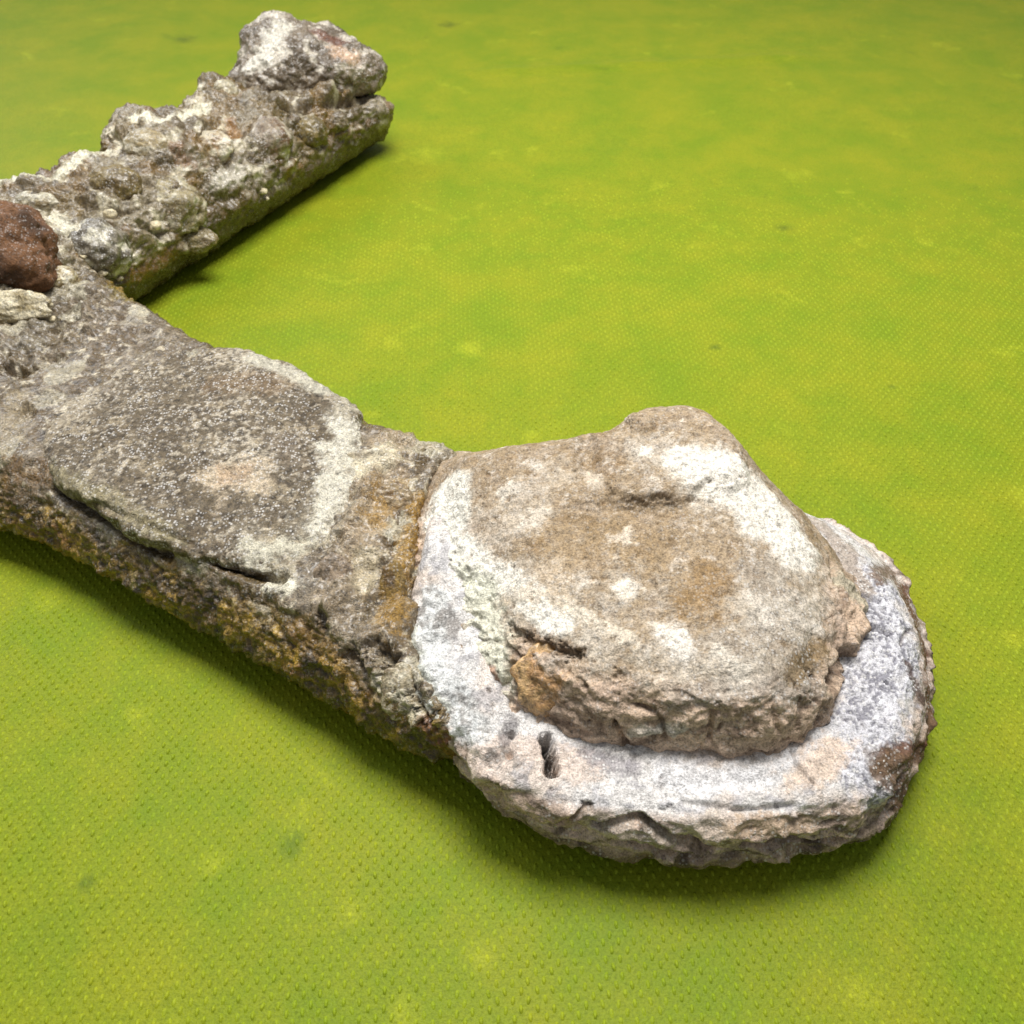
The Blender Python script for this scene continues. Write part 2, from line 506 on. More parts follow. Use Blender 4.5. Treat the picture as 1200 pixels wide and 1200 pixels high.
# ------------------------------------------------------------------ the specimen
root = bpy.data.objects.new('rock_specimen', None)
COL.objects.link(root)
root.location = (0.03, 0.22, 0)
root['label'] = 'forked rough rock with round capped end and pebbly arm on green mat'
root['category'] = 'rock'
bpy.context.view_layer.update()

WHITE = lin(220, 220, 216); PALE = lin(196, 194, 184); PINK = lin(190, 160, 138); TAN = lin(172, 140, 100)
BROWN = lin(142, 114, 80); GREY = lin(140, 133, 124); DKGREY = lin(92, 84, 76); OLIVE = lin(112, 92, 42)
OCHRE = lin(140, 100, 32); DARK = lin(52, 40, 24); MINT = lin(198, 204, 190); RUST = lin(132, 78, 44)

# ---- core: the rough matrix under the slab and between slab and capped end
low = [(-170, 560), (-90, 588), (0, 614), (60, 637), (130, 674), (220, 722), (300, 768), (360, 802), (430, 846), (490, 880), (530, 890)]
upp = [(560, 860), (560, 640), (560, 560), (530, 528), (490, 516), (440, 505), (400, 480), (330, 445), (225, 402), (165, 360), (110, 320), (30, 270), (-60, 230), (-170, 230)]
core_low = smooth_poly([at(x, y, .017)[:2] for x, y in low] + [at(x, y, .030)[:2] for x, y in upp], 2)
core_top = smooth_poly([at(x, y, .036)[:2] for x, y in [(-170, 520), (0, 548), (60, 572), (150, 622), (240, 675), (320, 712), (400, 752), (450, 790), (500, 840), (560, 880)]]
                       + [at(x, y, .036)[:2] for x, y in upp], 2)
core_cut = poly_world([(520, 545), (508, 600), (500, 650), (488, 700), (482, 740), (492, 790), (520, 840), (545, 880), (600, 930), (760, 900), (760, 560), (600, 500)], .038, 1)
def core_sdf(X, Y, Z):
    x2, y2 = X[:, :, 0], Y[:, :, 0]
    dl = poly_sdf(core_low, x2, y2)[:, :, None]; dt = poly_sdf(core_top, x2, y2)[:, :, None]
    t = np.clip((Z - .017) / (.036 - .017), 0, 1)
    d = dl + (dt - dl) * t * t + np.clip((.016 - Z) / .016, 0, 1.3) ** 1.3 * .020
    cut = poly_sdf(core_cut, x2, y2)[:, :, None]
    top = Z - (.041 - .018 * np.clip(-cut / .012 + .2, 0, 1))
    f = smax(d, top, .010)
    f = smax(f, -(Z + .0015), .002)
    return f
c = sdf_part(core_sdf, (-.33, .12, -.009), (.06, .62, .056), .0028, 2)
def do_core(c):
    V, N = c.V0, c.N
    n1 = fbm(V, .030, 4, 1); n2 = fbm(V, .008, 3, 2); r1 = ridged(V, .014, 3, 4)
    f1, f2, idn = worley(V + .002 * np.stack((n1, n2, r1), 1), .011, 3)
    g1, g2, idg = worley(V, .0042, 8)
    side = 1 - sstep(.35, .75, N[:, 2])
    band = 1 - sstep(.35, 1.0, c.stroke([(-120, 570), (0, 600), (100, 645), (200, 695), (300, 745), (400, 800), (500, 868)], 52, .3))
    side = np.maximum(side, band)
    grit = billow(V, .0045, 3, 17, .6)
    c.fine((2.2 * side + .5) * (grit - .25) * 1.6 + 2.4 * n1 + 1.3 * n2 + (1.2 + 0.9 * side) * r1 + 2.2 * (1 - side) * ridged(V, .026, 4, 6) + 1.8 * (np.clip(f2 - f1, 0, .3) - .15) * (0.5 + side) + side * .5 * (.5 - g1))
    rug = 1 - sstep(.4, 1, c.stroke([(-40, 400), (40, 400), (110, 352)], 75, .3))
    c.fine(rug * (14 * (billow(V, .03, 4, 18, .62) - .25) + 2 * n2))
    sad = 1 - sstep(.4, 1, c.stroke([(480, 530), (430, 640), (420, 760)], 60, .3))
    c.fine(sad * (9 * (billow(V, .026, 4, 19, .62) - .25) + 2 * ridged(V, .012, 3, 20)))
    rnd = _R[idn]; rg = _R[idg]
    C = np.tile(lin(106, 88, 60), (len(V), 1))
    C = mixc(C, lin(124, 114, 102), sstep(-.05, .3, n1) * (1 - side))
    C = mixc(C, lin(138, 127, 114), sstep(.3, .8, rnd[:, 1]) * (1 - side) * .8)
    C = mixc(C, lin(104, 83, 38), side * .95)
    C = mixc(C, OCHRE, side * sstep(.05, .35, fbm(V, .022, 3, 31)) * .8)
    C = mixc(C, DARK, side * sstep(.12, .40, fbm(V, .012, 3, 41)) * .75)
    C = mixc(C, lin(196, 178, 132), side * sstep(.78, .9, rg[:, 0]) * sstep(.6, .4, g1) * .6)
    C = mixc(C, lin(172, 142, 56), side * sstep(-.08, .22, fbm(V, .016, 5, 49, .7)) * .8)
    C = mixc(C, lin(56, 42, 22), side * sstep(.05, .3, fbm(V, .009, 5, 50, .7)) * .8)
    C = mixc(C, lin(104, 86, 46), (1 - side) * sstep(.05, .3, fbm(V, .024, 4, 46)) * .8)
    C = mixc(C, lin(210, 204, 194), (1 - side) * sstep(.12, .32, fbm(V, .005, 4, 47, .7)) * .75)
    C = mixc(C, lin(58, 46, 30), (1 - side) * sstep(.14, .36, fbm(V, .006, 4, 48, .7)) * .7)
    C = mixc(C, PALE, sstep(.78, .95, rnd[:, 2]) * (1 - side) * .6)
    c.C = C.astype(f32); c.S[:] = .35 - .1 * side
    # saddle between slab and capped end: facets, ochre vein, pits
    c.stain([(470, 510), (450, 560), (420, 640), (400, 700)], 36, lin(166, 150, 132), .75, seed=1)
    c.stain([(450, 540), (420, 560)], 28, lin(200, 194, 180), .8, seed=2)
    c.stain([(425, 690), (432, 660)], 18, lin(190, 182, 166), .7, seed=21)
    c.stain([(360, 740), (420, 790)], 24, lin(150, 118, 52), .6, seed=23)
    c.stain([(492, 590), (482, 650), (462, 700), (455, 735)], 22, lin(156, 122, 44), .9, seed=3, rag=.9, soft=.7)
    c.stain([(455, 580), (440, 610)], 24, lin(156, 122, 50), .8, seed=4, rag=1.0, soft=.8)
    c.stain([(395, 690), (420, 740), (440, 790)], 30, lin(140, 128, 114), .7, seed=5)
    c.stain([(455, 795), (490, 835)], 16, PALE, .7, seed=6)
    c.stain([(500, 850), (545, 895)], 14, RUST, .6, seed=9)
    c.stain([(320, 685), (345, 690)], 14, WHITE, .8, seed=7)
    c.stain([(30, 400), (70, 360)], 30, lin(110, 100, 84), .7, seed=8)
    c.stain([(20, 470), (15, 520)], 22, lin(150, 138, 118), .7, seed=10)
    c.stain([(20, 555), (60, 560)], 26, lin(122, 90, 40), .7, seed=12, rag=1.0, soft=.9)
    c.stain([(140, 330), (165, 345)], 16, lin(136, 120, 48), .8, seed=14)
    c.push([(520, 545), (498, 600), (492, 650), (478, 700)], 12, -4, 1.0, rag=.9)
    c.push([(450, 765), (478, 800), (505, 845)], 13, -7, 1.0, rag=.9)
    c.push([(440, 560), (415, 620)], 15, 3)
    c.push([(410, 680), (390, 720)], 18, 3)
    c.push([(60, 385), (90, 378)], 10, -5)
    c.push([(6, 432), (30, 440)], 12, -7, rag=.8)
    c.push([(330, 680), (300, 672), (255, 655)], 13, -6)
    c.push([(70, 575), (140, 615), (200, 650)], 11, -5)
    for k, (x, y, r) in enumerate([(415, 770, 12), (436, 758, 9), (475, 520, 10), (400, 640, 9), (455, 640, 7), (380, 725, 8), (60, 420, 9), (95, 350, 9), (28, 480, 8)]):
        c.push([(x, y), (x + r * .7, y + r * .3)], r * 1.2, -4.5, rag=.9, seed=k)
do_core(c)
c.finish('core', M_CORE, root, 'olive brown crystalline matrix', .20)

# ---- slab
slab_px = [(38, 500), (52, 548), (110, 592), (170, 626), (215, 642), (262, 648), (325, 668), (372, 652), (388, 622), (404, 590), (422, 540),
           (428, 488), (385, 447), (322, 420), (272, 400), (225, 395), (190, 380), (148, 356), (105, 352), (70, 395), (44, 450)]
slab_p = poly_world(slab_px, .046, 1)
def slab_sdf(X, Y, Z):
    d = poly_sdf(slab_p, X[:, :, 0], Y[:, :, 0])
    g = np.stack((X[:, :, 0].ravel(), Y[:, :, 0].ravel(), np.zeros(d.size)), 1)
    d = (d + .0032 * fbm(g, .02, 3, 58).reshape(d.shape))[:, :, None]
    cx, cy = slab_p.mean(0)
    r2 = ((X - cx) ** 2 + (Y - cy) ** 2) / .06 ** 2
    ul = np.clip((-(X - cx) * .75 + (Y - cy) * .66) / .075, 0, 1.2)
    top = Z - (.0490 - .0024 * r2 - .0062 * ul ** 1.5)
    d = d + np.clip((.040 - Z) / .02, 0, 1) * .010
    return smax(smax(d, top, .0045), -(Z - .024), .004)
s = sdf_part(slab_sdf, (-.225, .215, .02), (-.045, .405, .056), .002, 2)
def do_slab(s):
    V, N = s.V0, s.N
    n1 = fbm(V, .035, 4, 51); n2 = fbm(V, .007, 3, 52); n3 = fbm(V, .0026, 3, 53)
    side = 1 - sstep(.35, .8, N[:, 2])
    edge = sstep(-.022, -.004, poly_sdf(slab_p, V[:, 0], V[:, 1]) + .006 * n1)
    s.fine(2.0 * n1 + .9 * n2 + .75 * n3 + side * 1.2 * ridged(V, .01, 3, 55))
    C = np.tile(lin(106, 96, 80), (len(V), 1))
    C = mixc(C, lin(96, 85, 68), sstep(-.1, .25, fbm(V, .03, 4, 57)))
    C = mixc(C, lin(150, 140, 122), sstep(.1, .3, fbm(V, .012, 4, 58)) * .7)
    C = mixc(C, lin(184, 178, 168), sstep(.02, .30, n3 + .5 * n1) * .7)
    C = mixc(C, lin(66, 57, 44), sstep(.08, .3, fbm(V, .0024, 3, 56)) * .75)
    C = mixc(C, lin(184, 181, 170), edge * .6 * sstep(-.1, .25, fbm(V, .018, 4, 59)) * sstep(-.15, -.09, V[:, 0]))
    C = mixc(C, lin(110, 98, 70), side * .5)
    s.C = C.astype(f32); s.S[:] = .65
    s.stain([(60, 550), (130, 592), (200, 628)], 20, lin(142, 137, 108), .55, seed=1, spark=.4, rag=.9, soft=.8)
    s.stain([(250, 560), (290, 555)], 36, lin(190, 178, 162), .75, seed=2, rag=1.0, soft=.8)
    s.stain([(265, 555), (285, 555)], 17, lin(178, 156, 134), .7, seed=22, rag=.9, soft=.8)
    s.stain([(410, 500), (395, 560), (375, 610)], 32, lin(198, 198, 192), .85, seed=3, rag=1.0, soft=.8)
    s.stain([(350, 640), (300, 645)], 26, lin(192, 192, 182), .75, seed=4, rag=1.0, soft=.8)
    s.stain([(300, 420), (380, 455)], 18, lin(190, 190, 182), .7, seed=5)
    s.stain([(150, 380), (110, 440), (70, 490)], 36, lin(166, 158, 144), .55, seed=6)
    s.stain([(250, 450), (320, 450)], 26, lin(120, 98, 70), .5, seed=8)
    s.stain([(330, 520), (345, 540)], 26, lin(112, 102, 90), .6, seed=9)
    s.push([(428, 500), (405, 540)], 16, -2)
    s.push([(255, 560), (300, 560)], 28, -1.5)
    s.push([(110, 590), (230, 640)], 9, -1.5)
do_slab(s)
s.finish('slab', M_SLAB, root, 'flat grey sparkling slab', .12)

cap_top_px = [(540, 530), (600, 514), (660, 503), (712, 496), (728, 484), (745, 472), (818, 468), (856, 494), (900, 545), (950, 600), (985, 650), (992, 715), (968, 775), (930, 802),
              (850, 814), (760, 797), (690, 777), (645, 748), (612, 700), (592, 645), (575, 590)]
cap_low_px = [(515, 540), (620, 540), (740, 540), (830, 545), (940, 600), (996, 662), (1006, 712), (994, 756), (974, 800), (962, 850), (880, 884), (780, 880),
              (700, 868), (650, 852), (600, 826), (566, 800), (556, 740), (522, 690), (496, 640), (500, 590)]
cap_top = poly_world(cap_top_px, .062, 1); cap_low = poly_world(cap_low_px, .034, 1)
# ---- rim: the pale disc under the cap
rim_low_px = [(484, 790), (506, 832), (540, 880), (560, 920), (610, 955), (670, 985), (740, 1005), (810, 1010), (870, 1006), (930, 1000), (985, 990), (1020, 970), (1050, 940),
              (1066, 900), (1086, 865), (1088, 800), (1076, 720), (1050, 668), (1005, 630), (940, 600), (840, 560), (700, 550), (560, 570), (510, 630), (482, 700)]
rim_top_px = [(476, 740), (484, 785), (512, 828), (542, 880), (575, 918), (640, 942), (720, 950), (800, 954), (870, 958), (935, 954), (1000, 932), (1045, 900), (1064, 850),
              (1072, 780), (1060, 715), (1030, 668), (985, 622), (930, 590), (840, 560), (700, 540), (560, 560), (510, 620), (486, 690)]
rim_low = poly_world(rim_low_px, .012, 1); rim_top = poly_world(rim_top_px, .033, 1)
def rim_sdf(X, Y, Z):
    x2, y2 = X[:, :, 0], Y[:, :, 0]
    dl = poly_sdf(rim_low, x2, y2)[:, :, None]; dt = poly_sdf(rim_top, x2, y2)[:, :, None]
    t = np.clip((Z - .012) / .021, 0, 1)
    d = dl + (dt - dl) * t + np.clip((.012 - Z) / .012, 0, 1.2) ** 1.3 * .016
    lf = np.clip((.02 - X) / .05, 0, 1)
    top = Z - (.0345 + .004 * lf + .010 * lf * np.exp(-np.clip(poly_sdf(cap_low, x2, y2), 0, 1) / .009)[:, :, None])
    return smax(smax(d, top, .006), -(Z + .0015), .003)
r = sdf_part(rim_sdf, (-.075, .105, -.008), (.175, .31, .050), .0024, 2)
def do_rim(r):
    V, N = r.V0, r.N
    n1 = fbm(V, .028, 4, 61); n2 = fbm(V, .007, 3, 62); n3 = fbm(V, .0024, 3, 63); rd = ridged(V * np.array((1, 1, 2.2)), .02, 4, 64)
    side = (1 - sstep(.3, .8, N[:, 2])) * (1 - sstep(.034, .039, V[:, 2]))
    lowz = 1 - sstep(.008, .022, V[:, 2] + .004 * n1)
    f1, f2, idn = worley(V * np.array((.8, .8, 1.6)) + .003 * np.stack((n1, n2, rd), 1), .02, 9)
    r.fine(1.5 * n1 + .7 * n2 + .35 * n3 + side * (4.3 * rd + 2.4 * (_R[idn][:, 0] - .5) - 1.2 * fbm(V, .006, 3, 68)))
    C = np.tile(lin(212, 208, 204), (len(V), 1))
    C = mixc(C, lin(204, 186, 170), sstep(-.05, .3, n1) * .7)
    C = mixc(C, lin(160, 158, 162), sstep(.1, .3, n2 + .4 * n3) * .6)
    C = mixc(C, lin(200, 174, 152), side * .85)
    C = mixc(C, lin(140, 124, 110), side * sstep(0, .35, fbm(V, .012, 3, 65)) * .8)
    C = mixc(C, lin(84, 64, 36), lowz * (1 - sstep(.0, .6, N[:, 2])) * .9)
    C = mixc(C, DARK, side * sstep(.55, .8, ridged(V * np.array((1, 1, 2.4)), .016, 3, 69)) * .7)
    r.C = C.astype(f32); r.S[:] = .5
    # right-hand lilac crystal field, darker rim edge
    w = r.stain([(1030, 690), (1035, 760), (1020, 830), (1010, 890)], 58, lin(204, 203, 208), .95, seed=1, spark=1.0)
    sp = sstep(.0, .2, fbm(V, .0017, 2, 77) + .5 * fbm(V, .01, 2, 78)) * w
    r.C = mixc(r.C, lin(112, 110, 120), sp * .85); r.fine(-.5 * sp)
    r.stain([(1058, 690), (1078, 760), (1084, 840), (1070, 900)], 16, lin(100, 66, 46), .95, seed=2)
    r.stain([(1065, 780), (1082, 850)], 9, lin(70, 46, 32), .8, seed=12)
    r.stain([(1030, 890), (1050, 920)], 26, lin(112, 100, 90), .7, seed=3)
    r.stain([(780, 910), (850, 915), (930, 890), (960, 860)], 26, lin(224, 222, 222), .85, seed=4, spark=.3)
    r.stain([(940, 910), (975, 880)], 30, lin(212, 190, 170), .85, seed=5, spark=.3)
    r.stain([(510, 700), (510, 780), (540, 830), (560, 860)], 26, lin(206, 208, 206), .8, seed=6, spark=.8)
    r.stain([(455, 710), (480, 770), (520, 830)], 12, lin(198, 200, 186), .8, seed=7)
    r.stain([(520, 720), (530, 740)], 15, lin(96, 88, 82), .7, seed=8)
    r.stain([(560, 890), (600, 880), (690, 900)], 26, lin(208, 190, 176), .8, seed=9)
    r.stain([(690, 885), (740, 900)], 16, lin(134, 128, 132), .7, seed=10, spark=1)
    r.stain([(590, 870), (600, 845)], 10, lin(96, 90, 92), .7, seed=13)
    r.stain([(570, 915), (610, 940), (680, 960)], 16, lin(182, 156, 136), .8, seed=14)
    r.stain([(700, 960), (760, 975), (840, 965)], 22, lin(190, 176, 160), .7, seed=15)
    r.stain([(860, 965), (940, 965)], 16, lin(184, 160, 134), .8, seed=16)
    lw = 1 - sstep(.4, 1, r.stroke([(500, 700), (500, 760), (525, 815), (560, 860), (590, 880)], 34, .4))
    r.fine(lw * (7 * (billow(V, .018, 4, 30, .65) - .25)))
    r.C = mixc(r.C, lin(120, 114, 108), lw * sstep(.02, .25, fbm(V, .007, 4, 29, .75)) * .75)
    r.stain([(950, 602), (990, 645), (1010, 690)], 20, lin(158, 144, 130), .85, seed=41)
    r.stain([(1040, 662), (1068, 720), (1080, 790), (1084, 850), (1066, 905), (1040, 940)], 16, lin(110, 86, 62), .85, seed=42)
    r.stain([(640, 870), (646, 900)], 9, lin(62, 54, 48), .9, seed=43)  # shade inside the hole, painted into the colour
    # pits, cracks and ledges
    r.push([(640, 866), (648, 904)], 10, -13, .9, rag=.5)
    r.push([(600, 862)], 9, -4); r.push([(598, 885)], 8, -4)
    r.push([(604, 826)], 10, -6)
    r.push([(1012, 700), (1030, 705)], 6, -4); r.push([(1022, 735), (1040, 742)], 7, -5)
    r.push([(1040, 800)], 5, -3)
    r.push([(700, 962), (750, 958), (790, 975), (830, 990)], 9, -5, .9)
    r.push([(620, 950), (660, 955), (690, 945)], 7, -4)
    r.push([(870, 985), (940, 982), (985, 975)], 7, -5)
    r.push([(800, 940), (870, 952), (930, 945)], 8, -1.5)
    r.push([(740, 985), (820, 1000)], 10, -4)
    r.push([(780, 925), (900, 915)], 20, -1.5)
    pit = sstep(.22, .42, fbm(V, .0045, 4, 37, .75)) * sstep(-.15, .2, fbm(V, .03, 2, 36)) * sstep(.5, .8, N[:, 2])
    r.fine(-1.0 * pit); r.C = mixc(r.C, lin(128, 120, 116), pit * .6)
    ck = sstep(.90, .97, ridged(V, .03, 2, 66)) * sstep(-.1, .2, fbm(V, .04, 2, 67))
    r.fine(-.9 * ck); r.C = mixc(r.C, lin(96, 84, 76), ck * .6)
do_rim(r)
r.finish('rim', M_RIM, root, 'pale chalky disc with lilac crystal field')

# ---- cap
nub_p = poly_world([(733, 494), (748, 478), (815, 474), (852, 497), (882, 527), (872, 562), (822, 578), (770, 588), (712, 580), (726, 545)], .068, 1)
def cap_sdf(X, Y, Z):
    x2, y2 = X[:, :, 0], Y[:, :, 0]
    dl = poly_sdf(cap_low, x2, y2)[:, :, None]; dt = poly_sdf(cap_top, x2, y2)[:, :, None]
    t = np.clip((Z - .034) / .028, 0, 1)
    d = dl + (dt - dl) * t - .009 * np.clip((.02 - X) / .05, 0, 1) * np.clip((.052 - Z) / .018, 0, 1) ** 2
    top = Z - (.0635 + .05 * (Y - .21) - .02 * np.clip(-(X - .0), 0, 1) - .012 * np.clip(X - .08, 0, 1) / .04)
    f = smax(d, top, .019)
    nub = smax(poly_sdf(nub_p, x2, y2)[:, :, None] + (Z - .062) * .5, Z - (.0695 + .03 * (Y - .27)), .005)
    f = smin(f, nub, .006)
    return smax(f, -(Z - .026), .003)
k = sdf_part(cap_sdf, (-.055, .12, .022), (.15, .33, .086), .0021, 2)
def do_cap(k):
    V, N = k.V0, k.N
    n1 = fbm(V, .04, 4, 71); n2 = fbm(V, .010, 3, 72); n3 = fbm(V, .003, 3, 73); rd = ridged(V * np.array((1, 1, 1.6)), .022, 4, 74)
    side = 1 - sstep(.35, .85, N[:, 2])
    front = np.maximum(sstep(.92, .6, N[:, 2]) * sstep(-.15, -.4, N[:, 1]), sstep(.054, .044, V[:, 2]) * sstep(.1, -.2, N[:, 1]))
    f1, f2, idn = worley(V + .004 * np.stack((n1, n2, rd), 1), .021, 12)
    k.fine(2.2 * n1 + 1.0 * n2 + .5 * n3 + front * (3.0 * rd + 1.8 * (_R[idn][:, 0] - .5) + 2.4 * fbm(V * np.array((1, 1, 1.7)), .011, 4, 70, .65) + 1.2 * ridged(V, .008, 2, 60)))
    C = np.tile(lin(147, 131, 108), (len(V), 1))
    C = mixc(C, lin(160, 145, 124), sstep(-.05, .3, fbm(V, .03, 4, 75)) * .8)
    C = mixc(C, lin(128, 107, 78), sstep(.1, .35, fbm(V, .022, 4, 76)) * .7)
    C = mixc(C, lin(158, 146, 132), sstep(.0, .3, fbm(V, .009, 4, 78)) * .55)
    C = mixc(C, lin(200, 194, 186), sstep(.14, .34, fbm(V, .012, 6, 79, .78)) * .85)
    C = mixc(C, lin(176, 168, 158), sstep(.12, .32, fbm(V, .004, 4, 39, .75)) * .6)
    C = mixc(C, lin(98, 80, 56), sstep(.20, .42, fbm(V, .005, 4, 38, .75)) * .6)      # small crust flecks
    C = mixc(C, lin(200, 180, 162), front * .9)
    C = mixc(C, lin(168, 150, 136), front * sstep(.3, .8, _R[idn][:, 1]) * .7)
    C = mixc(C, lin(84, 66, 52), front * sstep(.62, .85, ridged(V * np.array((1, 1, 1.8)), .02, 3, 99)) * .6)
    k.C = C.astype(f32); k.S[:] = .25
    # grey right flank
    k.stain([(900, 680), (930, 720), (880, 760), (930, 780)], 55, lin(150, 142, 132), .75, seed=1, spark=.6)
    k.stain([(820, 700), (830, 680)], 38, lin(138, 112, 72), .7, seed=2)
    k.stain([(790, 820), (860, 805), (940, 800)], 18, lin(150, 142, 134), .7, seed=3, spark=.6)
    # white crusts
    k.stain([(720, 620), (660, 640), (760, 650)], 52, lin(148, 127, 94), .45, seed=33, rag=.5, soft=.8, spark=.05)
    k.stain([(700, 765), (800, 790), (930, 780)], 26, lin(190, 184, 174), .45, seed=34, rag=1.3, soft=.9)
    k.stain([(880, 720), (950, 700)], 40, lin(190, 186, 178), .4, seed=35, rag=1.3, soft=.9)
    k.stain([(800, 540), (850, 545), (890, 580), (920, 620), (935, 650)], 36, WHITE, .95, seed=4, rag=.5)
    k.stain([(840, 560), (890, 605), (925, 640)], 47, WHITE, .9, seed=14, rag=.5)
    for q, (pp, rr) in enumerate([([(800, 540), (890, 590), (930, 650)], 75), ([(525, 590), (560, 680), (650, 725)], 80), ([(730, 690)], 55), ([(795, 760), (860, 785)], 60),
                                  ([(610, 600), (640, 560)], 50), ([(755, 526)], 45), ([(880, 710), (950, 735)], 55), ([(690, 745)], 55)]):
        k.stain(pp, rr, lin(204, 202, 196), .33, soft=1.0, rag=1.0, rag_size=.007, seed=50 + q)
    k.stain([(835, 490), (890, 540), (930, 590)], 13, lin(196, 196, 190), .7, seed=5)
    k.stain([(525, 580), (535, 640), (555, 680)], 44, lin(216, 218, 214), .95, seed=6, rag=.45)
    k.stain([(560, 660), (610, 695), (655, 728)], 27, WHITE, .95, seed=7, rag=.6)
    k.stain([(560, 690), (580, 760), (585, 790)], 38, lin(206, 210, 198), .9, seed=8, rag=.4)
    k.stain([(660, 705), (710, 735), (740, 750)], 13, lin(204, 198, 186), .8, seed=9, rag=.8)
    k.stain([(728, 692), (736, 688)], 17, lin(214, 210, 202), .9, seed=10, rag=.8)
    k.stain([(800, 765), (790, 750)], 26, lin(214, 212, 208), .9, seed=11, rag=.7)
    k.stain([(755, 526)], 12, WHITE, .9, seed=12, rag=.7)
    k.stain([(722, 632), (735, 628)], 14, lin(200, 192, 180), .8, seed=13, rag=.9)
    k.stain([(600, 570), (590, 580)], 13, lin(204, 200, 192), .8, seed=15, rag=.8)
    k.stain([(628, 545)], 10, lin(204, 200, 192), .8, seed=16, rag=.8)
    k.stain([(622, 615), (635, 600)], 12, lin(200, 194, 184), .8, seed=17, rag=.9)
    k.stain([(690, 550), (700, 570)], 12, lin(196, 188, 176), .7, seed=18, rag=.8)
    k.stain([(845, 765), (870, 790)], 14, lin(204, 200, 192), .8, seed=19, rag=.9)
    k.stain([(880, 700), (900, 730)], 14, lin(200, 196, 190), .7, seed=20, rag=.9)
    k.stain([(930, 725), (960, 740)], 10, lin(200, 196, 190), .7, seed=21, rag=.9)
    k.stain([(600, 700), (660, 690), (640, 660)], 20, lin(186, 172, 152), .5, seed=23, rag=1.0)
    k.stain([(985, 680), (1000, 710)], 16, lin(168, 166, 150), .8, seed=22)
    k.stain([(960, 760), (930, 790)], 18, lin(120, 100, 64), .7, seed=24)
    k.stain([(620, 745), (680, 765)], 12, lin(120, 100, 78), .7, seed=25)
    k.stain([(620, 790), (650, 800)], 22, lin(176, 140, 98), .85, seed=26)
    k.stain([(580, 785), (585, 800)], 10, lin(168, 120, 96), .7, seed=27)
    k.stain([(800, 850), (740, 855)], 12, lin(176, 180, 176), .6, seed=28)
    # modelling
    k.push([(690, 592), (740, 600), (790, 594)], 18, -2.0, rag=.6)             # ledge below the nub
    k.push([(685, 515), (690, 550)], 22, -3)
    k.push([(705, 560), (735, 578), (785, 574)], 11, 1.2, rag=.8)
    k.push([(740, 490), (760, 500)], 12, 1.5, rag=.8)
    k.fine(2.0 * (1 - sstep(.3, 1, k.stroke([(720, 520), (800, 510)], 70, .3))) * fbm(V, .012, 4, 44, .65))
    k.push([(830, 565), (810, 590)], 10, -2)
    k.push([(600, 738), (630, 756), (675, 768)], 11, -4, rag=.9)
    k.push([(598, 805), (606, 780)], 8, -5)
    k.push([(985, 768), (965, 800)], 16, -8)
    k.push([(998, 728), (986, 750)], 13, 2.5)
    k.push([(945, 600), (975, 650), (985, 720)], 10, -2)
    k.push([(720, 840), (735, 870)], 6, -3); k.push([(835, 835), (830, 865)], 6, -3); k.push([(900, 820), (905, 850)], 6, -2)
    k.push([(660, 720), (780, 720)], 50, -1.2)
    ck = sstep(.86, .95, ridged(V, .022, 2, 98)) * front
    k.fine(-1.2 * ck); k.C = mixc(k.C, lin(96, 78, 64), ck * .7)
    pit = sstep(.25, .45, fbm(V, .004, 4, 97, .7))
    k.fine(-.6 * pit); k.C = mixc(k.C, lin(112, 90, 62), pit * .5)
do_cap(k)
k.finish('cap', M_CAP, root, 'brown rounded cap with white crust patches', .06)

# ---- arm
a0, a1 = np.array((-.262, .420, .029)), np.array((-.128, .692, .030))
def arm_axis(px_a, px_b, z): return at(*px_a, z), at(*px_b, z)
A0, A1 = arm_axis((70, 330), (418, 128), .028)
def arm_sdf(X, Y, Z):
    f = sd_capsule(X, Y, Z, A0 - (A1 - A0) * .30, A1, .031, .027)
    e = A1 - A0
    flat = ((X - A1[0]) * e[0] + (Y - A1[1]) * e[1]) / np.linalg.norm(e) - .012
    f = smax(f, flat, .006)
    tt = ((X - A0[0]) * e[0] + (Y - A0[1]) * e[1]) / float(e[:2] @ e[:2])
    for (x, y, z, rx, ry, rz) in [(120, 235, .045, .05, .034, .022), (200, 190, .046, .046, .032, .026), (40, 260, .042, .05, .03, .02), (290, 150, .044, .04, .026, .02), (170, 170, .048, .03, .022, .02),
                                  (265, 125, .048, .022, .018, .018), (225, 150, .05, .03, .016, .014)]:
        f = smin(f, sd_ellip(X, Y, Z, at(x, y, z), (rx, ry, rz), math.atan2(e[1], e[0])), .008)
    f = smax(f, Z - (.09 - .0455 * sstep(.84, .97, tt) - .016 * np.clip((tt - .97) / .10, 0, 1)), .006)
    f = np.where(X < -.40, np.maximum(f, -.40 - X), f)
    return smax(f, -(Z + .0015), .003)
a = sdf_part(arm_sdf, (-.43, .30, -.010), (-.05, .76, .086), .0034, 2)
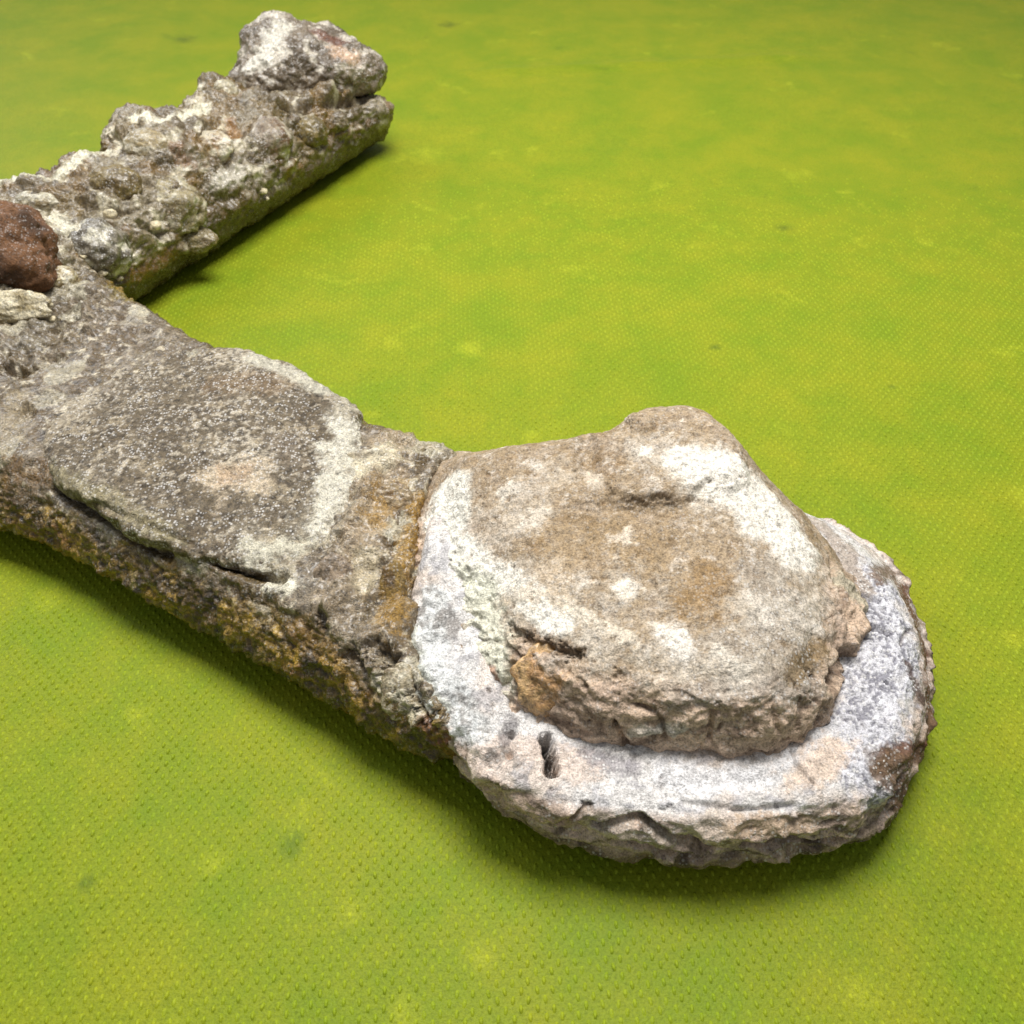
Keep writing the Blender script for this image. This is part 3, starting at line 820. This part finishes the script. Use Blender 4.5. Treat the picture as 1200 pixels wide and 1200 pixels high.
def do_arm(a):
    V, N = a.V0, a.N
    n1 = fbm(V, .035, 4, 81); n2 = fbm(V, .012, 3, 82); n3 = fbm(V, .004, 3, 83); rd = ridged(V, .02, 3, 84)
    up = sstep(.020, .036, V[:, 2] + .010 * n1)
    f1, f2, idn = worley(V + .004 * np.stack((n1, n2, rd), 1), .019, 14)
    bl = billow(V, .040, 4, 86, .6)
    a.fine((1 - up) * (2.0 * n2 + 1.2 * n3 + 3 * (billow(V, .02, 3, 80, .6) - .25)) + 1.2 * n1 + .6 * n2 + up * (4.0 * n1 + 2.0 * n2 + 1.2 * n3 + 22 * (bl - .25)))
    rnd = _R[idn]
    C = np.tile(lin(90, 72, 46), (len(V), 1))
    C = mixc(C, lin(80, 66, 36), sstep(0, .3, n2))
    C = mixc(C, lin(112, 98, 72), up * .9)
    C = mixc(C, lin(128, 100, 42), up * sstep(.0, .25, fbm(V, .03, 4, 87)) * .85)
    C = mixc(C, lin(150, 142, 130), up * sstep(.5, .8, rnd[:, 0]) * .7)
    C = mixc(C, lin(122, 102, 54), up * sstep(.65, .85, rnd[:, 1]) * .8)
    C = mixc(C, lin(200, 196, 188), up * sstep(.12, .3, fbm(V, .014, 4, 85)) * .8)
    C = mixc(C, lin(84, 70, 48), up * sstep(.10, .02, bl) * .6)
    C = mixc(C, lin(120, 86, 44), up * sstep(.28, .4, fbm(V, .018, 3, 88)) * .5)
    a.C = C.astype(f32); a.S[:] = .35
    a.stain([(0, 222), (60, 205), (120, 178)], 16, lin(206, 206, 200), .8, seed=1)
    a.stain([(155, 140), (200, 138), (240, 128)], 12, lin(214, 214, 210), .9, seed=2)
    a.stain([(60, 250), (85, 270)], 14, WHITE, .7, seed=4)
    a.stain([(255, 215), (280, 200)], 16, lin(196, 194, 196), .8, seed=5)
    a.stain([(205, 172), (215, 190)], 10, lin(130, 92, 52), .7, seed=6)
    a.stain([(270, 142), (275, 158)], 9, lin(150, 108, 50), .8, seed=7)
    a.stain([(240, 235), (290, 235)], 20, lin(100, 84, 44), .6, seed=9)
    a.stain([(155, 325), (200, 300)], 14, OCHRE, .6, seed=10)
    a.push([(115, 250), (150, 245)], 9, -6); a.push([(100, 252)], 8, -5)
    a.push([(165, 265), (190, 275)], 9, -5); a.push([(260, 180), (270, 195)], 8, -4)
    a.push([(330, 128), (380, 122), (428, 112)], 12, -9)
do_arm(a)
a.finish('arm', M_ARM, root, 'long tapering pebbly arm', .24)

# ---- lump at the arm's end
lump_px = [(286, 58), (306, 26), (334, 19), (380, 34), (412, 50), (434, 76), (442, 92), (428, 106), (396, 116), (345, 128), (312, 124), (288, 98)]
def lump_sdf(X, Y, Z):
    f = sd_ellip(X, Y, Z, at(350, 82, .055), (.050, .036, .030), .9, .0)
    f = smin(f, sd_ellip(X, Y, Z, at(325, 62, .062), (.026, .028, .026), .3), .012)
    f = smin(f, sd_ellip(X, Y, Z, at(408, 84, .056), (.028, .022, .018), .5), .010)
    f = smin(f, sd_ellip(X, Y, Z, at(300, 112, .046), (.022, .02, .02), .5), .010)
    return smax(f, -(Z - .024), .006)
u = sdf_part(lump_sdf, (-.29, .56, .015), (-.04, .84, .11), .0034, 2)
def do_lump(u):
    V, N = u.V0, u.N
    n1 = fbm(V, .03, 4, 91); n2 = fbm(V, .010, 3, 92); n3 = fbm(V, .004, 3, 93)
    f1, f2, idn = worley(V + .004 * np.stack((n1, n2, n3), 1), .02, 16)
    u.fine(4.0 * n1 + 2.5 * n2 + 1.4 * n3 + 8 * (billow(V, .03, 4, 95, .6) - .25))
    C = np.tile(lin(126, 114, 100), (len(V), 1))
    C = mixc(C, lin(92, 78, 60), sstep(-.1, .2, n1) * .8)
    C = mixc(C, lin(196, 192, 190), sstep(.05, .25, fbm(V, .012, 4, 94)) * .85)
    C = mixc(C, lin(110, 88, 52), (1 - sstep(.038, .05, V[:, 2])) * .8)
    u.C = C.astype(f32); u.S[:] = .5
    u.stain([(330, 30), (300, 70)], 20, lin(204, 204, 204), .8, seed=1)
    u.stain([(375, 40), (398, 50)], 12, lin(112, 68, 44), .9, seed=2)
    u.stain([(395, 60), (415, 68)], 13, lin(190, 160, 138), .8, seed=3)
    u.stain([(410, 90), (425, 95)], 16, lin(104, 88, 54), .7, seed=4)
    u.push([(350, 70), (360, 85)], 12, -3)
do_lump(u)
u.finish('end_lump', M_ARM, root, 'speckled lump at the end of the arm', .18)

# ---- pebbles, cobble and clasts cemented into the specimen
arm_hit, core_hit, cap_hit = a, c, k
def pebble(name, host, x, y, rx, ry, depth, col, col2, seed, sink=.35, sub=5, rough=.10, sparkle=.5, label=None, z=None, white=0.0, mat=None):
    if z is None:
        p, n, sc = host.hit(x, y)
    else:
        p = at(x, y, z); n = np.array((0, -.4, .9)); sc = (Vector(p) - Vector((0, 0, CAM_H))).dot(Vector((0, _c, -_s))) / FPX
    bm = bmesh.new(); bmesh.ops.create_icosphere(bm, subdivisions=sub, radius=1.0)
    me = bpy.data.meshes.new(name); bm.to_mesh(me); bm.free()
    v = get_v(me)
    ax, ay = rx * sc, ry * sc
    az = depth * min(ax, ay)
    right = np.array((1., 0, 0)); up_ = np.array((0, _s, _c)); fw = np.array((0, -_c, _s))
    q0 = v + seed * 7.3
    v = v * (1 + 2.2 * rough * fbm(q0, .9, 3, seed)[:, None] + rough * .8 * fbm(q0, .25, 3, seed + 4)[:, None])
    f1, f2, _i = worley(q0, .8, seed)
    v = v * (1 + rough * .9 * (.5 - f1))[:, None]
    w = v[:, :1] * ax * right + v[:, 1:2] * ay * up_ + v[:, 2:] * az * fw
    w = w + p - fw * az * (sink + (.15 if name == 'pebble' else 0))
    me.vertices.foreach_set('co', w.astype(f32).ravel()); me.update()
    sc_ = Sculpt(me)
    C = np.tile(col, (len(w), 1)); C = mixc(C, col2, sstep(-.05, .25, fbm(q0, .6, 4, seed + 9)))
    if white: C = mixc(C, WHITE, white * sstep(.05, .3, fbm(q0, .5, 4, seed + 15)))
    sc_.C = C.astype(f32); sc_.S[:] = sparkle
    return sc_.finish(name, mat or M_PEB, root, label, .20)
pebble('pebble', a, 108, 287, 37, 34, .9, lin(124, 118, 108), lin(96, 88, 74), 1, .45, rough=.15, white=.7, sparkle=.9)
pebble('pebble', a, 196, 238, 37, 34, .7, lin(146, 136, 106), lin(112, 98, 62), 2, .6, rough=.17, white=.5)
pebble('pebble', a, 314, 164, 27, 29, .8, lin(142, 130, 118), lin(112, 86, 56), 3, .3, white=.5)
pebble('pebble', a, 362, 152, 21, 18, .8, lin(122, 106, 54), lin(96, 82, 40), 4, .3)
pebble('pebble', a, 70, 328, 19, 17, .9, lin(176, 166, 140), lin(130, 112, 76), 5, .2, white=.9)
pebble('pebble', a, 222, 278, 28, 17, .6, lin(140, 128, 94), lin(108, 92, 52), 6, .6)
pebble('pebble', a, 130, 214, 32, 24, .8, lin(128, 112, 66), lin(108, 90, 48), 7, .4)
pebble('pebble', a, 262, 106, 16, 14, .9, lin(166, 160, 140), lin(140, 128, 98), 8, .3, white=.6)
pebble('pebble', a, 170, 168, 28, 20, .8, lin(150, 136, 104), lin(170, 164, 150), 9, .4, white=.6)
pebble('pebble', a, 245, 170, 26, 20, .8, lin(178, 170, 156), lin(140, 110, 64), 10, .45, white=.6)
pebble('pebble', a, 40, 236, 26, 14, .8, lin(172, 168, 156), lin(140, 126, 96), 13, .4, white=.7)
pebble('pebble', a, 392, 140, 16, 13, .8, lin(118, 104, 76), lin(92, 78, 52), 14, .4)
pebble('cobble', c, -6, 296, 74, 60, .75, lin(122, 88, 64), lin(86, 62, 46), 11, .0, 6, .13, .3, 'dark reddish brown cobble', z=.058, mat=M_CAP)
pebble('pale_shard', c, 14, 360, 46, 20, .5, lin(200, 194, 178), lin(150, 138, 108), 12, .1, 5, .2, .3, 'pale shard under the cobble', z=.047)
pebble('tan_clast', k, 640, 800, 36, 42, .38, lin(194, 162, 122), lin(170, 134, 94), 15, .55, 5, .2, .1, 'tan angular clast in the cap front')
pebble('ochre_crystal', c, 460, 702, 16, 42, .5, lin(142, 116, 54), lin(112, 86, 36), 31, .55, 5, .14, .3, 'translucent ochre crystal beside the rim')
pebble('clast', c, 432, 548, 42, 22, .35, lin(176, 168, 154), lin(136, 126, 112), 32, .6, 5, .20, .4, white=.5)
pebble('clast', c, 458, 592, 28, 24, .35, lin(148, 130, 102), lin(120, 94, 52), 33, .6, 5, .20, .3)
pebble('clast', c, 392, 694, 26, 40, .35, lin(150, 134, 120), lin(120, 106, 92), 34, .6, 5, .20, .3)
pebble('clast', c, 470, 812, 24, 34, .4, lin(168, 158, 140), lin(130, 116, 94), 35, .55, 5, .18, .4, white=.5)
pebble('clast', c, 505, 535, 24, 14, .4, lin(140, 128, 100), lin(166, 158, 146), 36, .6, 5, .2, .4)
rng = random.Random(5)
for (x, y, rr) in [(308, 224, 4.5), (312, 233, 3), (180, 264, 7), (128, 250, 7), (60, 374, 5), (18, 473, 6), (120, 320, 5), (345, 188, 3), (140, 326, 4), (98, 300, 4), (232, 262, 4)]:
    pebble('chip', a if y < 340 else c, x, y, rr * 1.2, rr * .8, .7, lin(206, 198, 176), lin(190, 180, 160), rng.randint(20, 90), .25, 3, .15, .2)
print('built', round(time.time() - T0, 1))
